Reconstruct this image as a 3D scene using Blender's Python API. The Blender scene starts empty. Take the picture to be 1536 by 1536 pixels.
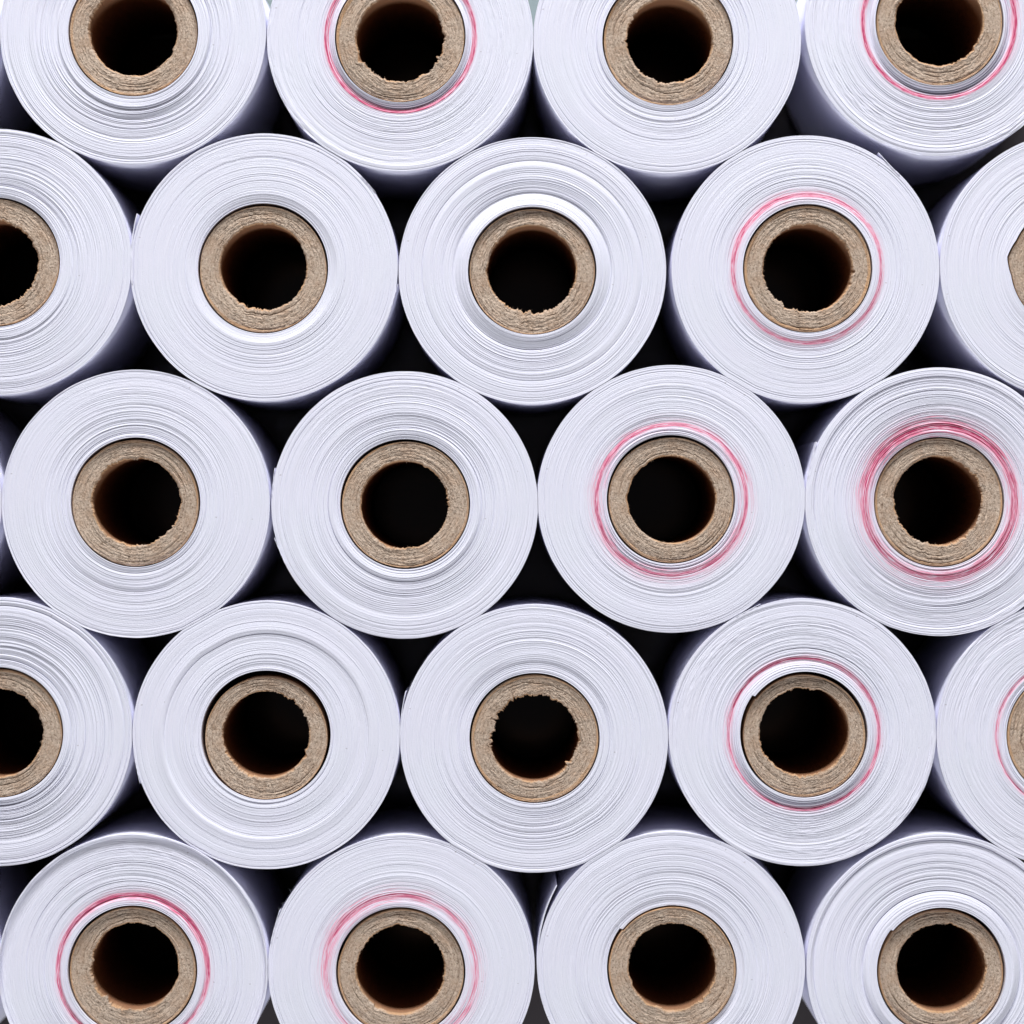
import bpy, math
import numpy as np
from mathutils import Vector

SC = bpy.context.scene
PI = math.pi

# ------------------------------------------------------------------ scale
MM = 0.001
K = 0.125 * MM            # metres per photograph pixel on the plane of the roll ends
H = 57.0 * MM             # height of a roll
CAM_D = 0.576             # camera height above the roll ends

def px(x, y):
    return ((x - 768.0) * K, (768.0 - y) * K)

# ------------------------------------------------------------------ camera
cam_data = bpy.data.cameras.new('camera')
cam = bpy.data.objects.new('camera', cam_data)
SC.collection.objects.link(cam)
cam.location = (0.0, 0.0, H + CAM_D)
cam.rotation_euler = (0, 0, 0)
cam_data.sensor_width = 36.0
cam_data.lens = 36.0 * CAM_D / (1536 * K)
cam_data.clip_start = 0.01
cam_data.clip_end = 20.0
cam_data.dof.use_dof = True
cam_data.dof.focus_distance = CAM_D + 0.0003
cam_data.dof.aperture_fstop = 13.0
SC.camera = cam

# ------------------------------------------------------------------ world
world = bpy.data.worlds.new('World')
SC.world = world
world.use_nodes = True
bg = world.node_tree.nodes['Background']
bg.inputs[0].default_value = (0.95, 0.86, 0.95, 1)
bg.inputs[1].default_value = 0.06

# ------------------------------------------------------------------ softboxes
def softbox(name, loc, target, sx, sy, power, col):
    d = bpy.data.lights.new(name, 'AREA')
    d.shape = 'RECTANGLE'
    d.size, d.size_y = sx, sy
    d.energy = power
    d.color = col
    o = bpy.data.objects.new(name, d)
    SC.collection.objects.link(o)
    o.location = loc
    o.rotation_euler = (Vector(target) - Vector(loc)).to_track_quat('-Z', 'Y').to_euler()
    return o

softbox('softbox_key', (0.0, 1.06, 0.465), (0, 0, H), 0.95, 0.22, 25.0, (0.97, 0.98, 1.0))
softbox('softbox_fill', (0.0, -0.95, 0.66), (0, 0, H), 0.95, 0.25, 8.2, (0.94, 0.965, 1.0))

# ------------------------------------------------------------------ colour management
SC.view_settings.view_transform = 'Standard'
SC.view_settings.look = 'None'
SC.view_settings.exposure = 0.0
SC.view_settings.gamma = 1.0
SC.view_settings.use_curve_mapping = False
SC.render.resolution_x = 1024
SC.render.resolution_y = 1024
SC.render.engine = 'CYCLES'
SC.cycles.max_bounces = 10
SC.cycles.diffuse_bounces = 8

# ------------------------------------------------------------------ materials
def new_mat(name):
    m = bpy.data.materials.new(name)
    m.use_nodes = True
    nt = m.node_tree
    return m, nt, nt.nodes['Principled BSDF']

def nd(nt, typ, **kw):
    n = nt.nodes.new(typ)
    for k, v in kw.items():
        if isinstance(k, str) and hasattr(n, k):
            setattr(n, k, v)
    return n

def mixcol(nt, fac, a, b, blend='MIX'):
    n = nt.nodes.new('ShaderNodeMix')
    n.data_type = 'RGBA'
    n.blend_type = blend
    for sock, v in ((n.inputs[0], fac), (n.inputs[6], a), (n.inputs[7], b)):
        if isinstance(v, bpy.types.NodeSocket):
            nt.links.new(v, sock)
        else:
            sock.default_value = v
    return n.outputs[2]

def ramp(nt, src, stops):
    r = nt.nodes.new('ShaderNodeValToRGB')
    els = r.color_ramp.elements
    while len(els) < len(stops):
        els.new(0.5)
    for e, (p, c) in zip(els, stops):
        e.position = p
        e.color = c if len(c) == 4 else (*c, 1)
    nt.links.new(src, r.inputs[0])
    return r.outputs[0]

def noise(nt, vec, scale, detail=4.0, rough=0.55):
    n = nt.nodes.new('ShaderNodeTexNoise')
    n.inputs['Scale'].default_value = scale
    n.inputs['Detail'].default_value = detail
    n.inputs['Roughness'].default_value = rough
    nt.links.new(vec, n.inputs['Vector'])
    return n.outputs[0]

def paper_material():
    m, nt, bs = new_mat('white_paper')
    at = nd(nt, 'ShaderNodeAttribute'); at.attribute_name = 'flow'     # position along and across the windings
    dy = nd(nt, 'ShaderNodeAttribute'); dy.attribute_name = 'dye'      # red dye soaked into the last windings
    tc = nd(nt, 'ShaderNodeTexCoord')
    base = (0.810, 0.800, 0.895, 1)
    # windings differ a little in tone
    wv = noise(nt, at.outputs['Vector'], 1.0, 3.0, 0.6)
    c = mixcol(nt, ramp(nt, wv, [(0.35, (0, 0, 0)), (0.68, (1, 1, 1))]), base, (0.755, 0.755, 0.865, 1))
    big = noise(nt, tc.outputs['Object'], 95.0, 3.0, 0.6)
    c = mixcol(nt, ramp(nt, big, [(0.42, (0, 0, 0)), (0.70, (0.55, 0.55, 0.55))]), c, (0.770, 0.785, 0.860, 1))
    # dust specks
    sp = noise(nt, tc.outputs['Object'], 1500.0, 1.0, 0.5)
    c = mixcol(nt, ramp(nt, sp, [(0.785, (0, 0, 0)), (0.81, (0.5, 0.5, 0.5))]), c, (0.35, 0.32, 0.33, 1))
    # dye
    f = ramp(nt, dy.outputs['Fac'], [(0.0, (0, 0, 0)), (0.45, (0.72, 0.72, 0.72)), (1.0, (1, 1, 1))])
    dc = ramp(nt, dy.outputs['Fac'], [(0.0, (0.86, 0.42, 0.56)), (0.45, (0.86, 0.20, 0.33)), (1.0, (0.52, 0.045, 0.14))])
    c = mixcol(nt, f, c, dc)
    nt.links.new(c, bs.inputs['Base Color'])
    bs.inputs['Roughness'].default_value = 0.62
    bs.inputs['Specular IOR Level'].default_value = 0.25
    fine = noise(nt, tc.outputs['Object'], 3600.0, 3.0, 0.7)
    b = nd(nt, 'ShaderNodeBump')
    b.inputs['Strength'].default_value = 1.0
    b.inputs['Distance'].default_value = 0.000055
    nt.links.new(fine, b.inputs['Height'])
    nt.links.new(b.outputs[0], bs.inputs['Normal'])
    return m

def core_material():
    m, nt, bs = new_mat('grey_cardboard')
    at = nd(nt, 'ShaderNodeAttribute'); at.attribute_name = 'flow'
    pl = nd(nt, 'ShaderNodeAttribute'); pl.attribute_name = 'ply'      # 0 grey board, 1 smooth kraft ply
    tc = nd(nt, 'ShaderNodeTexCoord')
    st = noise(nt, at.outputs['Vector'], 1.0, 5.0, 0.68)
    c = mixcol(nt, ramp(nt, st, [(0.30, (0, 0, 0)), (0.62, (1, 1, 1))]), (0.410, 0.300, 0.225, 1), (0.680, 0.545, 0.430, 1))
    g = noise(nt, tc.outputs['Object'], 2600.0, 4.0, 0.7)
    c = mixcol(nt, ramp(nt, g, [(0.34, (1, 1, 1)), (0.46, (0, 0, 0))]), c, (0.21, 0.145, 0.10, 1))
    c = mixcol(nt, ramp(nt, g, [(0.60, (0, 0, 0)), (0.72, (0.8, 0.8, 0.8))]), c, (0.72, 0.61, 0.50, 1))
    w = noise(nt, tc.outputs['Object'], 260.0, 3.0, 0.6)
    c = mixcol(nt, ramp(nt, w, [(0.45, (0, 0, 0)), (0.70, (0.45, 0.45, 0.45))]), c, (0.50, 0.325, 0.215, 1))
    c = mixcol(nt, pl.outputs['Fac'], c, (0.600, 0.365, 0.205, 1))
    bo = nd(nt, 'ShaderNodeAttribute'); bo.attribute_name = 'bore_shade'     # shade down the tube, painted as a darker brown wall
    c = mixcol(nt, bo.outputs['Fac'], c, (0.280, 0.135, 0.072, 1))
    nt.links.new(c, bs.inputs['Base Color'])
    bs.inputs['Roughness'].default_value = 0.9
    bs.inputs['Specular IOR Level'].default_value = 0.15
    b = nd(nt, 'ShaderNodeBump')
    b.inputs['Strength'].default_value = 1.0
    b.inputs['Distance'].default_value = 0.00024
    h = nd(nt, 'ShaderNodeMath'); h.operation = 'ADD'
    nt.links.new(g, h.inputs[0]); nt.links.new(st, h.inputs[1])
    nt.links.new(h.outputs[0], b.inputs['Height'])
    nt.links.new(b.outputs[0], bs.inputs['Normal'])
    return m

def floor_material():
    m, nt, bs = new_mat('dark_acrylic')
    tc = nd(nt, 'ShaderNodeTexCoord')
    n = noise(nt, tc.outputs['Object'], 30.0, 5.0, 0.6)
    c = mixcol(nt, n, (0.045, 0.039, 0.040, 1), (0.070, 0.061, 0.063, 1))
    # behind the last row the floor is painted pale grey-green, as if strongly lit
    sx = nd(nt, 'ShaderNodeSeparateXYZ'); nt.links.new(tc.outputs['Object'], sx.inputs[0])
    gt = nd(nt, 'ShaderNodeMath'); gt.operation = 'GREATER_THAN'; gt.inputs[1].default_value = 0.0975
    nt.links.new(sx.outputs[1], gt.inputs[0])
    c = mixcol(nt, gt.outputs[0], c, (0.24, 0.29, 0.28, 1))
    nt.links.new(c, bs.inputs['Base Color'])
    r = ramp(nt, n, [(0.3, (0.10, 0.10, 0.10)), (0.7, (0.20, 0.20, 0.20))])
    nt.links.new(r, bs.inputs['Roughness'])
    return m

M_PAPER = paper_material()
M_CORE = core_material()
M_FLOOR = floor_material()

# ------------------------------------------------------------------ mesh helpers
def ring_mesh(name, P, mat, parent=None, attrs=None, closed=True):
    """P: (rings, segments, 3) closed loops; successive loops joined by quads (and last to first)."""
    n, s, _ = P.shape
    me = bpy.data.meshes.new(name)
    me.vertices.add(n * s)
    me.vertices.foreach_set('co', np.ascontiguousarray(P, dtype=np.float32).ravel())
    nn = n if closed else n - 1
    i = np.arange(nn)[:, None]; j = np.arange(s)[None, :]
    i2 = (i + 1) % n; j2 = (j + 1) % s
    q = np.stack([i * s + j + 0 * j, i2 * s + j, i2 * s + j2, i * s + j2], -1).reshape(-1, 4).astype(np.int32)
    q = q[:, ::-1]
    me.loops.add(q.size)
    me.loops.foreach_set('vertex_index', np.ascontiguousarray(q).ravel())
    me.polygons.add(len(q))
    me.polygons.foreach_set('loop_start', np.arange(len(q), dtype=np.int32) * 4)
    me.update(calc_edges=True)
    me.polygons.foreach_set('use_smooth', np.ones(len(q), dtype=bool))
    for k, a in (attrs or {}).items():
        if a.ndim == 3:
            t = me.attributes.new(k, 'FLOAT_VECTOR', 'POINT')
            t.data.foreach_set('vector', np.ascontiguousarray(a, dtype=np.float32).ravel())
        else:
            t = me.attributes.new(k, 'FLOAT', 'POINT')
            t.data.foreach_set('value', np.ascontiguousarray(a, dtype=np.float32).ravel())
    me.materials.append(mat)
    o = bpy.data.objects.new(name, me)
    SC.collection.objects.link(o)
    if parent:
        o.parent = parent
    return o

def poly_mesh(name, V, F, mat, parent):
    me = bpy.data.meshes.new(name)
    me.from_pydata([tuple(map(float, v)) for v in V], [], [tuple(map(int, f)) for f in F])
    me.update()
    me.polygons.foreach_set('use_smooth', np.ones(len(me.polygons), dtype=bool))
    me.materials.append(mat)
    o = bpy.data.objects.new(name, me)
    SC.collection.objects.link(o)
    o.parent = parent
    return o

def ang_noise(rng, n, keys, theta):
    """n rows of smooth periodic noise round the circle, each with its own phase."""
    v = rng.standard_normal((n, keys))
    ph = rng.random((n, 1)) * keys
    p = (theta[None, :] / (2 * PI) * keys + ph) % keys
    i0 = np.floor(p).astype(int) % keys
    f = p - np.floor(p)
    f = f * f * (3 - 2 * f)
    a = np.take_along_axis(v, i0, 1)
    b = np.take_along_axis(v, (i0 + 1) % keys, 1)
    return a * (1 - f) + b * f

def blur_rows(a, sig):
    w = int(max(1, math.ceil(sig * 3)))
    k = np.exp(-0.5 * (np.arange(-w, w + 1) / sig) ** 2); k /= k.sum()
    pad = np.pad(a, ((w, w), (0, 0)), mode='edge')
    out = np.zeros_like(a)
    for i, kk in enumerate(k):
        out += kk * pad[i:i + a.shape[0]]
    return out

def adiff(a, b):
    return (a - b + PI) % (2 * PI) - PI

# ------------------------------------------------------------------ black surface
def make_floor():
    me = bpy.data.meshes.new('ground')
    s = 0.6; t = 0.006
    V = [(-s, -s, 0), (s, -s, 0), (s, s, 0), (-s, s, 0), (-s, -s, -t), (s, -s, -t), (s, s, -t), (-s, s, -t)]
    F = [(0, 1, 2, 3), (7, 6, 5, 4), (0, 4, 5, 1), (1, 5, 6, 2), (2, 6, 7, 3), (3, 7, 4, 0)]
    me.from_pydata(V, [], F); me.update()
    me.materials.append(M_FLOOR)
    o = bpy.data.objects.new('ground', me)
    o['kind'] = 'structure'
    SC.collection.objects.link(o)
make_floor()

# ------------------------------------------------------------------ the rolls
# cx, cy, R    centre and radius of the wound paper (photograph pixels)
# core         centre x, y, outer radius, hole centre x, y, hole radius, height above/below the paper (mm)
# prof         (radius px, height mm) across the paper end
# lines        strength of the gaps between windings; rough: torn cut in the outer windings
# dye          (radius, width, strength, bleed, eccentric dx, dy)
# ends         loose ends: (tip angle deg, signed length deg, lift px, thickness px)
D = math.radians
ROLLS = [
 dict(k='a0', c=(-201, 50, 199), core=(-201, 50, 96, -201, 50, 65, 0.0), prof=[(97, 0), (200, 0)], lines=0.8,
      label='roll cut off by the top left corner, only its outer side showing'),
 dict(k='a1', c=(199.5, 47, 199.7), core=(200, 47.6, 96, 199.5, 47, 66, 0.1),
      prof=[(97, .35), (112, .30), (115, -.12), (118, .05), (150, .10), (160, -.02), (172, .12), (188, .05), (193, -.08), (196, .12), (200, .05)],
      lines=1.5, crev=[(116, .35), (192, .2)],
      label='plain roll at the top left, dark winding lines below its core, no red'),
 dict(k='a2', c=(600.5, 57, 200), core=(600.4, 56, 96.7, 600.5, 57, 66, .35),
      prof=[(97, .5), (100, .45), (104, -.15), (109, -.10), (112, .10), (125, .10), (160, .02), (188, .0), (191, .12), (200, .02)],
      lines=1.0, rough=1.0, ragged=1.8, crev=[(100.5, .6, -90), (103, .6, -85), (105.5, .55, -90), (108.5, .5, -90)], dye=(111, 3.2, .95, .40, 0, 1.5),
      label='red-ringed roll in the top row between two plain rolls, very ragged hole'),
 dict(k='a3', c=(1001, 59, 201), core=(1002, 60, 97, 1004, 60, 64, -.1),
      prof=[(97, .30), (105, .15), (108, -.05), (112, .05), (121, .0), (150, .06), (170, .10), (200, .0)],
      lines=.7, crev=[(107, .22), (121, .18), (114, .1)], ends=[(222, 14, 1.2, 1.0)],
      label='smooth plain roll in the top row between the two red-ringed rolls'),
 dict(k='a4', c=(1408, 34, 200), core=(1409, 33, 95, 1409, 33, 65, .25),
      prof=[(96, .55), (99, .5), (105, -.25), (109, -.10), (113, .12), (130, .08), (165, .0), (185, -.05), (190, .12), (200, .0)],
      lines=1.3, rough=1.0, dye=(113.5, 3.2, .85, .5, 0, 0), ends=[(264, -18, 1.2, 1.2)], crev=[(101, .65, -80), (103.5, .6, -75), (106.5, .6, -80), (109, .4, -80), (188, .2)],
      label='red-ringed roll in the top right corner, grey band inside its ring'),

 dict(k='b0', c=(-2, 393, 199.7), core=(-7, 393, 96, -8, 394, 64, -.2),
      prof=[(97, .0), (102, .18), (112, .22), (117, .02), (124, .05), (150, .1), (168, .05), (180, .12), (192, .0), (196, .1), (200, .0)],
      lines=1.35, crev=[(117, .2), (190, .15)], ragged=1.3,
      label='half roll at the left edge in the second row, peeling outer ply on its core'),
 dict(k='b1', cshift=(0, 1.5, -1.3), c=(396, 401, 200.6), core=(394.4, 402, 96.5, 394.5, 400, 65, -.65),
      prof=[(97, -.28), (103, -.20), (112, .14), (120, .10), (140, .08), (170, .06), (190, .04), (200, .0)],
      lines=.62, crev=[(99.5, .25), (196, .25)], ends=[(157, 30, 6.0, 2.6), (353, -10, 2.0, 1.2), (34, 9, 1.4, 1.0)],
      label='smooth plain roll with thick loose flap at its left, second row from top'),
 dict(k='b2', cshift=(0, 0.8, -0.6), c=(798.7, 406.5, 200), core=(798.4, 406.6, 94.8, 797.7, 404.5, 66, .3),
      prof=[(95, .75), (100, .70), (108, .30), (117, -.22), (121, .02), (140, .08), (158, .12), (165, -.02), (172, .10), (190, .06), (195, -.02), (200, .02)],
      lines=1.0, crev=[(119, .15), (165, .15)], ragged=1.2,
      label='plain roll in the second row with broad bright collar around its core'),
 dict(k='b3', c=(1208.4, 404, 200.5), core=(1211, 402.6, 95.5, 1211.5, 401.7, 66, .0),
      prof=[(96, .38), (106, .30), (110, .10), (116, -.05), (124, .04), (150, .06), (170, .0), (200, .0)],
      lines=.95, rough=.25, ragged=1.5, dye=(111, 3.0, .62, .40, 0, 0), ends=[(58, -13, 6.0, 1.5)], crev=[(118, .15)],
      label='pink-ringed roll in the second row, loose paper tip at its upper right rim'),
 dict(k='b4', c=(1610, 399, 200), core=(1613, 400, 96, 1613, 400, 66, .0),
      prof=[(96, .28), (104, .20), (112, .05), (150, .06), (188, .0), (192, .14), (200, .04)],
      lines=.65, crev=[(193, .2)], corner=(172, 6),
      label='roll cut off by the right edge in the second row, core showing a sharp corner'),

 dict(k='c0', c=(-197, 755, 199), core=(-197, 755, 96, -197, 755, 65, 0.0), prof=[(97, 0), (200, 0)], lines=0.8,
      label='roll beyond the left edge in the middle row, a thin bright sliver of rim showing'),
 dict(k='c1', cshift=(0, 1.1, -0.9), c=(203.4, 755.6, 201.2), core=(203.7, 753.4, 96, 203.7, 753, 65.5, -.30),
      prof=[(97, .15), (101, .12), (104, -.02), (112, .06), (150, .05), (165, .10), (180, .02), (200, .0)],
      lines=.95, crev=[(103, .12), (197, .12)],
      label='plain roll with full face leftmost in the middle row, thin white ring around core'),
 dict(k='c2', cshift=(0.4, 0.9, -0.8), c=(607, 757.7, 200.3), core=(607.7, 756, 96, 606.7, 757.3, 65.5, -.35),
      prof=[(97, -.15), (99, -.12), (105, .08), (111, .28), (115, .02), (120, .06), (150, .12), (166, .0), (174, .10), (190, .06), (200, .0)],
      lines=1.15, crev=[(100, .2), (115, .22), (187, .12)], ends=[(164, 12, 2.6, 1.1), (194, 12, 1.8, 1.2)],
      label='plain roll in the middle row left of the pink-ringed one, raised ring around core'),
 dict(k='c3', cshift=(0.4, 1.0, -1), c=(1007, 748.4, 200.7), core=(1006.7, 749, 95.3, 1008, 749, 65.5, -.2),
      prof=[(96, .10), (98, .30), (101, .28), (103, .0), (106, .30), (109, .12), (114, .0), (130, .05), (150, .0), (170, .06), (200, .0)],
      lines=1.0, dye=(112.5, 3.4, .60, .75, 1, -1), crev=[(100, .35), (103, .45, -90), (105.5, .4, -85)],
      label='pink-ringed roll in the middle row, left neighbour of the strongest red ring'),
 dict(k='c4', c=(1409, 752.5, 201.3), core=(1408.7, 753, 96.5, 1408.5, 751, 67, -.45),
      prof=[(98, .0), (101, .10), (106, .22), (112, .05), (120, -.02), (130, .05), (150, .08), (170, .0), (186, -.06), (190, .16), (200, .06)],
      lines=1.7, rough=.5, dye=(111.5, 5.6, .66, .9, 0, 0), ends=[(154, 16, 3.4, 2.2)], crev=[(103, .3), (110, .25), (187, .3)],
      label='roll with the widest and strongest red ring, rightmost in the middle row'),

 dict(k='d0', cshift=(0, 0.8, -0.7), c=(-4, 1098, 201.7), core=(-3, 1099, 96.7, -3, 1099, 67, -.2),
      prof=[(97, .15), (103, .25), (108, -.05), (115, .05), (150, .02), (162, -.10), (170, .05), (182, .12), (188, -.03), (194, .12), (200, .04)],
      lines=1.75, crev=[(105, .25), (109, .25), (190, .2)],
      label='half roll at the left edge in the fourth row, coarse dark winding lines, no red'),
 dict(k='d1', cshift=(0, 3.9, -3.9), c=(399, 1102.5, 200.8), core=(399, 1103, 96.0, 399, 1102.5, 65, -.55),
      prof=[(97.5, .05), (101, .12), (103, -.03), (108, .10), (120, .05), (140, -.12), (150, -.05), (156, .22), (172, .02), (185, .05), (200, .0)],
      lines=.55, crev=[(102, .15), (152, .18)], ragged=1.3, ends=[(201, -10, 1.8, 1.0)],
      label='smooth plain roll with sunken core, black shadow crescent above the cardboard, fourth row'),
 dict(k='d2', c=(801, 1108, 201), core=(802, 1107.3, 96.2, 801.3, 1106.3, 66, -.25),
      prof=[(97, .05), (102, .12), (105, .02), (140, .06), (165, .0), (185, .06), (192, .0), (195, .10), (200, .04)],
      lines=1.05, crev=[(104, .1), (193, .12)], ragged=1.45, ends=[(160, 28, 4.0, 1.8)], fuzz=[(160, 8, 22)],
      label='evenly lined plain roll in the fourth row with frayed tip at upper left rim'),
 dict(k='d3', cshift=(0.6, 1.8, -1.6), c=(1203.5, 1098.7, 200.7), core=(1206.5, 1101.5, 94, 1206.5, 1098, 67, .0),
      prof=[(95, .70), (99, .68), (106, .05), (110, -.25), (113, .0), (120, .06), (150, .04), (160, -.02), (175, .06), (192, .0), (195, .12), (200, .02)],
      lines=1.15, rough=1.0, step=(143, 7), crev=[(100.5, .5, -85), (103, .5, -85), (105.5, .5, -80), (108.5, .45, -85)], dye=(112.8, 2.5, 1.15, .30, -1, -2.5), ends=[(108, 12, 2.2, 1.2)], fuzz=[(158, 14, 45), (186, 10, 25)],
      label='fourth-row roll with thin crimson ring, white collar and stepped edge upper left of core'),
 dict(k='d4', c=(1605, 1102, 200), core=(1607, 1102, 96.5, 1607, 1102, 66, -.1),
      prof=[(97, .1), (101, .25), (103, .1), (107, .28), (111, -.12), (116, .02), (160, .05), (190, .0), (194, .12), (200, .02)],
      lines=1.05, rough=.8, dye=(112, 2.2, .85, .3, 0, 0), crev=[(102, .2)],
      label='red-ringed roll cut off by the right edge in the fourth row'),

 dict(k='e0', c=(-201, 1452, 199), core=(-201, 1452, 96, -201, 1452, 65, 0.0), prof=[(97, 0), (200, 0)], lines=0.8,
      label='roll cut off by the bottom left corner, only a bit of side showing'),
 dict(k='e1', cshift=(0, 1.1, -0.9), c=(200, 1453, 202), core=(199, 1455, 96, 201.5, 1450, 65.5, -.2),
      prof=[(97, .42), (107, .36), (110, -.16), (114, .0), (125, .05), (160, .0), (180, -.05), (193, -.10), (197.0, -.12), (197.9, .62), (200, .62)],
      lines=1.2, rough=.7, dye=(112, 2.9, 1.1, .40, -1, -1),
      label='red-ringed roll at the bottom left, outermost winding standing up as a bright rim'),
 dict(k='e2', cshift=(0, 1.2, -1.2), c=(602, 1452, 200.2), core=(601, 1458, 96, 600.5, 1455.5, 66, -.35),
      prof=[(97, .02), (99, .25), (105, .22), (110, .0), (120, .04), (150, .06), (175, .0), (200, .0)],
      lines=.75, dye=(113, 3.6, .55, .85, -1, 0), ragged=1.2, crev=[(100, .2), (194, .12)], fuzz=[(151, 14, 60)], ends=[(155, 14, 2.0, 1.4)],
      label='bottom-row roll with soft blurred pink ring, paper fibres fraying at upper left'),
 dict(k='e3', c=(1007, 1449, 201.3), core=(1008.7, 1454, 96, 1008, 1450.6, 65.7, .05),
      prof=[(97, -.25), (104, -.20), (108, .05), (115, .06), (140, .08), (165, .02), (185, .08), (194, .0), (200, .05)],
      lines=1.05, crev=[(105, .3), (110, .15), (192, .2)], step=(142, 8), ends=[(145, 52, 9, 2.4)],
      label='plain roll in the bottom row with long curled loose flap at its left'),
 dict(k='e4', cshift=(0, 1.4, -1.3), c=(1410.5, 1452, 200.8), core=(1412, 1457, 95.5, 1412.5, 1452, 66.5, -.2),
      prof=[(97, .72), (108, .66), (116, .10), (119, -.30), (123, .05), (140, .04), (156, .0), (180, .0), (189, -.18), (192, -.10), (194, .28), (200, .15)],
      lines=.95, crev=[(119, .35), (150, .12), (158, .15), (191, .3)], step=(140, 6),
      label='plain roll at the bottom right, wide pale collar edged by a dark groove'),
]

NT = 420          # segments round a paper end
NC = 640          # segments round a core

def hull_radius(idx, theta):
    """outline of roll idx, pressed flat where it touches its neighbours"""
    cx, cy, R = ROLLS[idx]['c']
    r = np.full_like(theta, R)
    rng = np.random.default_rng(500 + idx)
    r += 0.35 * ang_noise(rng, 1, 5, theta)[0] + 0.16 * ang_noise(rng, 1, 23, theta)[0] + 0.07 * ang_noise(rng, 1, 90, theta)[0]
    for j, o in enumerate(ROLLS):
        if j == idx:
            continue
        ox, oy, oR = o['c']
        dx, dy = ox - cx, -(oy - cy)
        d = math.hypot(dx, dy)
        if d > 430:
            continue
        phi = math.atan2(dy, dx)
        lim = d * R / (R + oR) - 0.35
        cs = np.cos(theta - phi)
        ok = cs > 0.3
        r[ok] = np.minimum(r[ok], lim / cs[ok])
    return r

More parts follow.
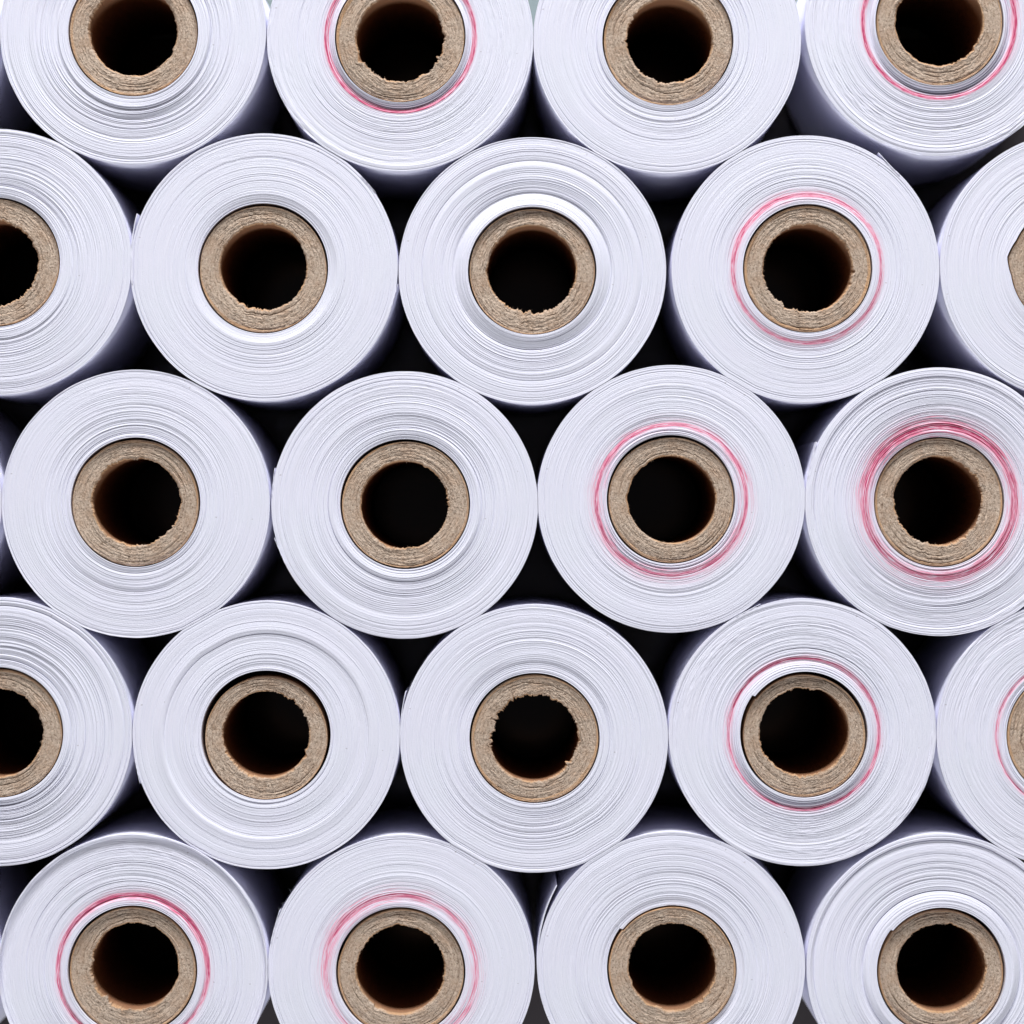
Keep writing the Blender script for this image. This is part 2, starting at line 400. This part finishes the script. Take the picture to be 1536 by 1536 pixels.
def build_paper(idx, sp, root):
    rng = np.random.default_rng(idx * 13 + 7)
    cx, cy, R = sp['c']
    kx, ky, kr = sp['core'][:3]
    theta = np.linspace(0, 2 * PI, NT, endpoint=False)
    ro = hull_radius(idx, theta)
    r_in = kr + 1.35 + 0.25 * ang_noise(rng, 1, 6, theta)[0]
    delta = np.zeros(NT)
    if 'step' in sp:                     # the first winding starts with a small step
        a, hgt = D(sp['step'][0]), sp['step'][1]
        u = ((theta - a) % (2 * PI)) / (2 * PI)
        delta = delta - hgt * 0.25 * u ** 2 + hgt * 0.35 * np.exp(-u * 7.0)
    if 'corner' in sp:
        a, hgt = D(sp['corner'][0]), sp['corner'][1]
        delta = delta + hgt * np.clip(1 - np.abs(adiff(theta, a)) / 0.28, 0, 1)
    small = sp['k'] in ('a0', 'c0', 'e0')
    nr = 60 if small else 224
    t = np.linspace(0, 1, nr)[:, None]
    ix = (kx - cx) + r_in * np.cos(theta); iy = -(ky - cy) + r_in * np.sin(theta)
    ox = ro * np.cos(theta); oy = ro * np.sin(theta)
    ecc = 1 - t
    X = ix * ecc + ox * t
    Y = iy * ecc + oy * t
    loc = delta * np.exp(-t / (0.045 if 'step' in sp else 0.10))
    X = X + loc * np.cos(theta); Y = Y + loc * np.sin(theta)
    # nominal radius in px used for the profile
    rin0 = kr + 1.0
    rp = rin0 + (200.0 - rin0) * t + 0 * theta
    P = np.array(sp['prof'], float)
    Z = np.interp(rp + 0.9 * ang_noise(rng, 1, 4, theta), P[:, 0], P[:, 1])
    Z = blur_rows(Z, 1.4) if not small else Z
    L = sp['lines'] * 0.84
    # profile swells differ round the roll
    Z *= 1.0 + 0.22 * ang_noise(rng, 1, 4, theta)
    Z += 0.02 * blur_rows(ang_noise(rng, nr, 4, theta), 9) * 3.0
    # each ring of vertices is one winding: small offsets between windings
    env = 0.45 + 0.75 * np.exp(-((t - 0.30) / 0.30) ** 2)
    w1 = ang_noise(rng, nr, 5, theta)
    w2 = blur_rows(ang_noise(rng, nr, 4, theta), 1.15) * 1.6
    w3 = blur_rows(ang_noise(rng, nr, 3, theta), 4.0) * 3.0
    Z += L * env * (0.0250 * w1 + 0.033 * w2 + 0.012 * w3)
    # gaps between windings
    i = 3
    while i < nr - 6 and not small:
        s = abs(rng.normal(0.0, 1.0)) * (1.25 - t[i, 0])
        keys = ang_noise(rng, 1, 4, theta)[0]
        dep = 0.098 * L * s * np.clip(0.75 + 0.45 * keys, 0.1, 2)
        Z[i] -= dep
        Z[i + 1] -= dep * (0.75 if s > 0.9 else 0.45)
        i += int(rng.integers(3, 9))
    extra = [(rng.uniform(193.5, 197), rng.uniform(.08, .22)), (rng.uniform(187, 192), rng.uniform(.0, .12))]
    for (cr, dep, *side) in sp.get('crev', []) + extra:
        k0 = (cr - rin0) / (200 - rin0) * (nr - 1)
        if small:
            continue
        drift = k0 + 1.3 * ang_noise(rng, 1, 4, theta)[0]
        st = np.clip(0.75 + 0.4 * ang_noise(rng, 1, 3, theta)[0], 0.15, 1.6)
        if side:                          # windings that gape on one side only
            st = st * (0.5 + 0.5 * np.cos(theta - D(side[0])))
        rows = np.arange(nr)[:, None]
        Z -= dep * st * np.exp(-((rows - drift) / 1.15) ** 2)
    rough = sp.get('rough', 0.25)
    if not small:
        g = blur_rows(ang_noise(rng, nr, 95, theta), 1.3) * 1.8
        g2 = ang_noise(rng, nr, 140, theta)
        patch = np.clip(0.55 + 0.9 * blur_rows(ang_noise(rng, nr, 9, theta), 14) * 4, 0, 1.6)
        Z += rough * np.clip((t - 0.12) * 1.7, 0, 1) * patch * (0.030 * g + 0.017 * g2)
        # fine wobble of the windings in plan
        wob = 0.10 * blur_rows(ang_noise(rng, nr, 30, theta), 2.0) * 2
        X += wob * np.cos(theta) * np.sin(PI * t); Y += wob * np.sin(theta) * np.sin(PI * t)
    # dye
    dye = np.zeros_like(Z)
    if 'dye' in sp:
        r0, wd, st, bl, ex, ey = sp['dye']
        rr = np.hypot(X + (cx - kx) * (1 - t) - ex * .5, Y - (cy - ky) * (1 - t) + ey * .5)
        rr = rin0 + (rr - rin0)
        q = rp - r0 + 0.8 * ang_noise(rng, 1, 4, theta)
        lay = np.clip(0.95 + 0.45 * ang_noise(rng, nr, 4, theta) + 0.5 * blur_rows(rng.standard_normal((nr, 1)) * np.ones((1, NT)), 1.0), 0.12, 1.7)
        bandw = wd * (1 + 0.12 * ang_noise(rng, 1, 5, theta))
        speck = np.clip(0.80 + 0.38 * ang_noise(rng, nr, 60, theta) + 0.25 * ang_noise(rng, nr, 130, theta), 0.05, 1.5)
        dye = st * np.exp(-(np.abs(q) / bandw) ** 2.2) * lay * speck
        dye += 0.55 * (0.25 + bl) * np.exp(-(q / (wd * 2.4 + 5 * bl)) ** 2) * np.clip(0.35 + 0.7 * ang_noise(rng, nr, 40, theta), 0, 1.6) * np.clip(0.8 + 0.5 * ang_noise(rng, 1, 4, theta), .2, 1.5)
        dye = np.clip(dye, 0, 1)
    X *= K; Y *= K
    top = H + Z * MM
    # ring stack
    rings = [np.stack([X[i_], Y[i_], top[i_]], -1) for i_ in range(nr)]
    dyes = [dye[i_] for i_ in range(nr)]
    ztop = top[-1]
    oxx, oyy = ox * K, oy * K
    zs = [0.0, 0.00004, 0.0002, 0.0015, 0.006, 0.014, 0.028, 0.042, 0.052]
    for n_, dz in enumerate(zs):
        s = 1.0 + (0.00035 if n_ > 0 else 0.0002) + 0.0008 * math.sin(n_ * 1.7 + idx)
        if n_ < 3: s = 1.00015 + 0.00015 * n_
        rings.append(np.stack([oxx * s, oyy * s, ztop - dz], -1)); dyes.append(np.zeros(NT))
    rings.append(np.stack([oxx, oyy, np.full(NT, 0.0)], -1)); dyes.append(np.zeros(NT))
    ixx, iyy = X[0], Y[0]
    rings.append(np.stack([ixx, iyy, np.full(NT, 0.0)], -1)); dyes.append(np.zeros(NT))
    for dz in (0.02, 0.006, 0.0025, 0.0008, 0.00015):
        rings.append(np.stack([ixx, iyy, top[0] - dz], -1)); dyes.append(np.zeros(NT))
    A = np.stack(rings)
    # flow coordinates: slow round the roll, quick across the windings
    rpx = np.concatenate([rp, np.full((A.shape[0] - nr, NT), 200.0)], 0)
    flow = np.stack([np.cos(theta) * 2.2 + 0 * rpx, np.sin(theta) * 2.2 + 0 * rpx, rpx * 0.55 + idx * 31.7], -1)
    ring_mesh('wound_paper', A, M_PAPER, root, {'flow': flow, 'dye': np.stack(dyes)})
    return ro

def build_core(idx, sp, root):
    rng = np.random.default_rng(idx * 17 + 3)
    cx, cy, R = sp['c']
    kx, ky, kr, hx, hy, hr, kz = sp['core']
    theta = np.linspace(0, 2 * PI, NC, endpoint=False)
    rag = sp.get('ragged', 1.0) * 1.15
    ro = kr - 0.35 + 0.22 * ang_noise(rng, 1, 6, theta)[0] + 0.18 * ang_noise(rng, 1, 24, theta)[0]
    if 'corner' in sp:
        a, hgt = D(sp['corner'][0]), sp['corner'][1]
        ro = ro + hgt * np.clip(1 - np.abs(adiff(theta, a)) / 0.28, 0, 1)
    if 'step' in sp:
        a, hgt = D(sp['step'][0]), sp['step'][1]
        u = ((theta - a) % (2 * PI)) / (2 * PI)
        ro = ro - hgt * 0.25 * u ** 2
    ri_wall = hr + 0.4 + 0.35 * ang_noise(rng, 1, 7, theta)[0]
    edge = (0.45 * ang_noise(rng, 1, 9, theta)[0] + 0.55 * ang_noise(rng, 1, 48, theta)[0]
            + 0.50 * ang_noise(rng, 1, 130, theta)[0] + 0.35 * ang_noise(rng, 1, 300, theta)[0])
    patch = np.clip(0.8 + 0.6 * ang_noise(rng, 1, 6, theta)[0], 0.25, 2.0)
    ri_edge = ri_wall + rag * patch * (edge * 0.8 - 0.5)
    for _ in range(int(2 + 2 * rag)):              # torn bites and tags
        a = rng.random() * 2 * PI; w = rng.uniform(.03, .10); s = rng.choice([-1, 1]) * rng.uniform(1.0, 3.0) * rag * .7
        ri_edge = ri_edge + s * np.exp(-(adiff(theta, a) / w) ** 4)
    nr = 40
    t = np.linspace(0, 1, nr)[:, None]
    sdx, sdy, sdr = sp.get('cshift', (0, 0.5, -0.4))    # the core sits loosely, low in its opening
    ro = ro + sdr
    ix = (hx - cx) + ri_edge * np.cos(theta); iy = -(hy - cy) + ri_edge * np.sin(theta)
    ox = (kx - cx + sdx) + ro * np.cos(theta); oy = -(ky - cy + sdy) + ro * np.sin(theta)
    X = ix * (1 - t) + ox * t; Y = iy * (1 - t) + oy * t
    Z = kz - 0.22 + 0 * X
    Z += 0.10 * blur_rows(ang_noise(rng, nr, 4, theta), 8) * 3
    Z += 0.050 * blur_rows(ang_noise(rng, nr, 14, theta), 1.0) * 1.6
    Z += 0.040 * ang_noise(rng, nr, 70, theta) + 0.022 * ang_noise(rng, nr, 260, theta)
    # rounded, torn inner lip
    Z -= 0.55 * np.clip(1 - t / 0.10, 0, 1) ** 2 * (0.7 + 0.4 * ang_noise(rng, 1, 40, theta))
    # cracks between plies
    for _ in range(7):
        r0 = rng.uniform(0.15, 0.90) * nr; a = rng.random() * 2 * PI; w = rng.uniform(0.25, 1.1)
        rows = np.arange(nr)[:, None]
        dr = r0 + 1.2 * ang_noise(rng, 1, 14, theta)[0]
        Z -= rng.uniform(.10, .32) * np.exp(-((rows - dr) / 0.8) ** 2) * np.clip(1 - (adiff(theta, a) / w) ** 2, 0, 1)
    # smooth outer ply, standing a little proud
    plyw = 0.095 + 0.06 * np.clip(ang_noise(rng, 1, 4, theta), -1, 1.5)
    ply = np.clip((t - (1 - plyw)) / 0.03, 0, 1) * np.clip(0.72 + 0.35 * ang_noise(rng, nr, 20, theta), 0, 1)
    Z += 0.10 * np.clip((t - (1 - plyw)) / 0.03, 0, 1)
    Z -= 0.12 * np.exp(-((t - (1 - plyw)) / 0.018) ** 2) * np.clip(0.5 + 0.7 * ang_noise(rng, 1, 12, theta), 0, 1.5)
    Z[-1] -= 0.06
    # kraft inner lip where the lining folds over
    lip = np.clip(1.4 - t / 0.07, 0, 1) * np.clip(0.75 + 0.5 * ang_noise(rng, 1, 25, theta), 0, 1)
    top = H + Z * MM
    rings = [np.stack([X[i] * K, Y[i] * K, top[i]], -1) for i in range(nr)]
    att = [np.maximum(ply[i], lip[i]) for i in range(nr)]
    oxx, oyy = ox * K, oy * K
    for dz in (0.0002, 0.001, 0.004, 0.02):
        rings.append(np.stack([oxx, oyy, top[-1] - dz], -1)); att.append(np.ones(NC))
    rings.append(np.stack([oxx, oyy, np.zeros(NC)], -1)); att.append(np.ones(NC))
    wx = ((hx - cx) + ri_wall * np.cos(theta)) * K; wy = (-(hy - cy) + ri_wall * np.sin(theta)) * K
    rings.append(np.stack([wx, wy, np.zeros(NC)], -1)); att.append(np.ones(NC))
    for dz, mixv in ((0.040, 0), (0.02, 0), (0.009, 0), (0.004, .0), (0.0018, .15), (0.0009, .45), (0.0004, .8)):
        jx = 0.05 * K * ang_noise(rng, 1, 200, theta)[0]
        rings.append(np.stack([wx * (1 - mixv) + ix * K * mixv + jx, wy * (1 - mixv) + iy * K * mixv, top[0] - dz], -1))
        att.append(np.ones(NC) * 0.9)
    bore_shade = [np.zeros(NC)] * (nr + 5) + [np.full(NC, v) for v in (1, 1, 1, 1, .95, .8, .45, .15)]
    A = np.stack(rings)
    rad = np.hypot(A[:, :, 0], A[:, :, 1]) / K
    flow = np.stack([np.cos(theta) * 15 + 0 * rad, np.sin(theta) * 15 + 0 * rad, rad * 0.35 + A[:, :, 2] / MM * 0.8 + idx * 17.3], -1)
    ring_mesh('cardboard_core', A, M_CORE, root, {'flow': flow, 'ply': np.stack(att), 'bore_shade': np.stack(bore_shade)})
    # torn fibres standing at the lip of the hole
    V, F = [], []
    nf = int(90 * rag)
    for _ in range(nf):
        j = int(rng.integers(NC)); a = theta[j]
        p = np.array([ix[j] * K, iy[j] * K, top[0, j] + 0.00002])
        d = np.array([-math.cos(a), -math.sin(a), rng.uniform(-.5, .9)]) + rng.normal(0, .7, 3)
        d /= np.linalg.norm(d)
        ln = rng.uniform(.10, .38) * MM; w = rng.uniform(.014, .034) * MM
        bend = rng.normal(0, .6, 3)
        base = len(V)
        for q in range(4):
            u = q / 3
            c_ = p - d * 0.06 * MM + d * ln * u + bend * ln * u * u * 0.4
            ww = w * (1 - 0.75 * u)
            for m_ in range(3):
                b_ = m_ * 2 * PI / 3
                V.append(c_ + np.array([math.cos(b_) * ww, math.sin(b_) * ww, 0]) + np.array([0, 0, ww * .6 * math.sin(b_ + 1)]))
        for q in range(3):
            for m_ in range(3):
                n2 = (m_ + 1) % 3
                F.append((base + q * 3 + m_, base + q * 3 + n2, base + (q + 1) * 3 + n2, base + (q + 1) * 3 + m_))
    if V and sp['k'] not in ('a0', 'c0', 'e0'):
        poly_mesh('torn_fibres', V, F, M_CORE, root)

def build_end(idx, sp, root, tip, length, lift, thick):
    """a free end of the outermost winding, full height, peeling off the roll"""
    rng = np.random.default_rng(idx * 5 + int(tip))
    n, m = 34, 10
    tipa, ln = D(tip), D(length)
    u = np.linspace(0, 1, n)                  # 0 where attached, 1 at the tip
    th = tipa - ln * (1 - u) * -1 if False else tipa + ln * (1 - u)
    hull = hull_radius(idx, th % (2 * PI))
    r0 = sp['c'][2] - 0.4 + 0 * hull
    r0 = np.minimum(r0, hull + 0.0)
    rr = r0 - thick + 0.2 + (abs(lift) + thick * 0.8) * u ** 2.1
    V, F = [], []
    zt = np.linspace(0, 1, m)
    for s in (0, 1):
        for i in range(n):
            tk = thick * (0.55 + 0.45 * (1 - u[i]))
            r = rr[i] + s * tk
            for j in range(m):
                z = H * (1 - zt[j] * 0.996) + (0.00012 + 0.00005 * math.sin(i * .7)) * (1 - zt[j])
                k_ = 1.0 - 0.25 * zt[j] * u[i] * 0.02
                V.append((r * math.cos(th[i]) * K * k_, r * math.sin(th[i]) * K * k_, z + (rng.normal(0, .012) * MM if j == 0 else 0)))
    def vi(s, i, j): return s * n * m + i * m + j
    for i in range(n - 1):
        for j in range(m - 1):
            F.append((vi(0, i, j), vi(0, i + 1, j), vi(0, i + 1, j + 1), vi(0, i, j + 1)))
            F.append((vi(1, i, j), vi(1, i, j + 1), vi(1, i + 1, j + 1), vi(1, i + 1, j)))
        F.append((vi(0, i, 0), vi(1, i, 0), vi(1, i + 1, 0), vi(0, i + 1, 0)))
        F.append((vi(0, i, m - 1), vi(0, i + 1, m - 1), vi(1, i + 1, m - 1), vi(1, i, m - 1)))
    for j in range(m - 1):
        F.append((vi(0, 0, j), vi(0, 0, j + 1), vi(1, 0, j + 1), vi(1, 0, j)))
        F.append((vi(0, n - 1, j), vi(1, n - 1, j), vi(1, n - 1, j + 1), vi(0, n - 1, j + 1)))
    o = poly_mesh('loose_end', V, F, M_PAPER, root)
    for p in o.data.polygons: p.use_smooth = False
    return o

def build_fuzz(idx, sp, root, ang, spread, count):
    rng = np.random.default_rng(idx * 3 + int(ang))
    V, F = [], []
    for _ in range(count):
        a = D(ang + rng.normal(0, spread / 2.2))
        r = float(hull_radius(idx, np.array([a % (2 * PI)]))[0])
        p = np.array([r * math.cos(a) * K, r * math.sin(a) * K, H + rng.uniform(-.6, .05) * MM])
        d = np.array([math.cos(a), math.sin(a), rng.uniform(-.1, .6)]) + rng.normal(0, .75, 3); d /= np.linalg.norm(d)
        ln = rng.uniform(.15, .9) * MM * rng.uniform(.4, 1); w = rng.uniform(.010, .026) * MM
        bend = rng.normal(0, .9, 3); base = len(V)
        for q in range(5):
            u = q / 4
            c_ = p - d * .05 * MM + d * ln * u + bend * ln * u * u * .5
            ww = w * (1 - .7 * u)
            for m_ in range(3):
                b_ = m_ * 2 * PI / 3
                V.append(c_ + np.array([math.cos(b_) * ww, math.sin(b_) * ww, ww * .6 * math.sin(b_ + 1)]))
        for q in range(4):
            for m_ in range(3):
                n2 = (m_ + 1) % 3
                F.append((base + q * 3 + m_, base + q * 3 + n2, base + (q + 1) * 3 + n2, base + (q + 1) * 3 + m_))
    poly_mesh('paper_fibres', V, F, M_PAPER, root)

for idx, sp in enumerate(ROLLS):
    root = bpy.data.objects.new('paper_roll', None)
    root.empty_display_size = 0.01
    SC.collection.objects.link(root)
    x, y = px(sp['c'][0], sp['c'][1])
    root.location = (x, y, 0.0)
    root['label'] = sp['label']
    root['category'] = 'paper roll'
    root['group'] = 'white paper rolls standing packed side by side'
    build_paper(idx, sp, root)
    build_core(idx, sp, root)
    for e in sp.get('ends', []):
        build_end(idx, sp, root, *e)
    for f in sp.get('fuzz', []):
        build_fuzz(idx, sp, root, *f)
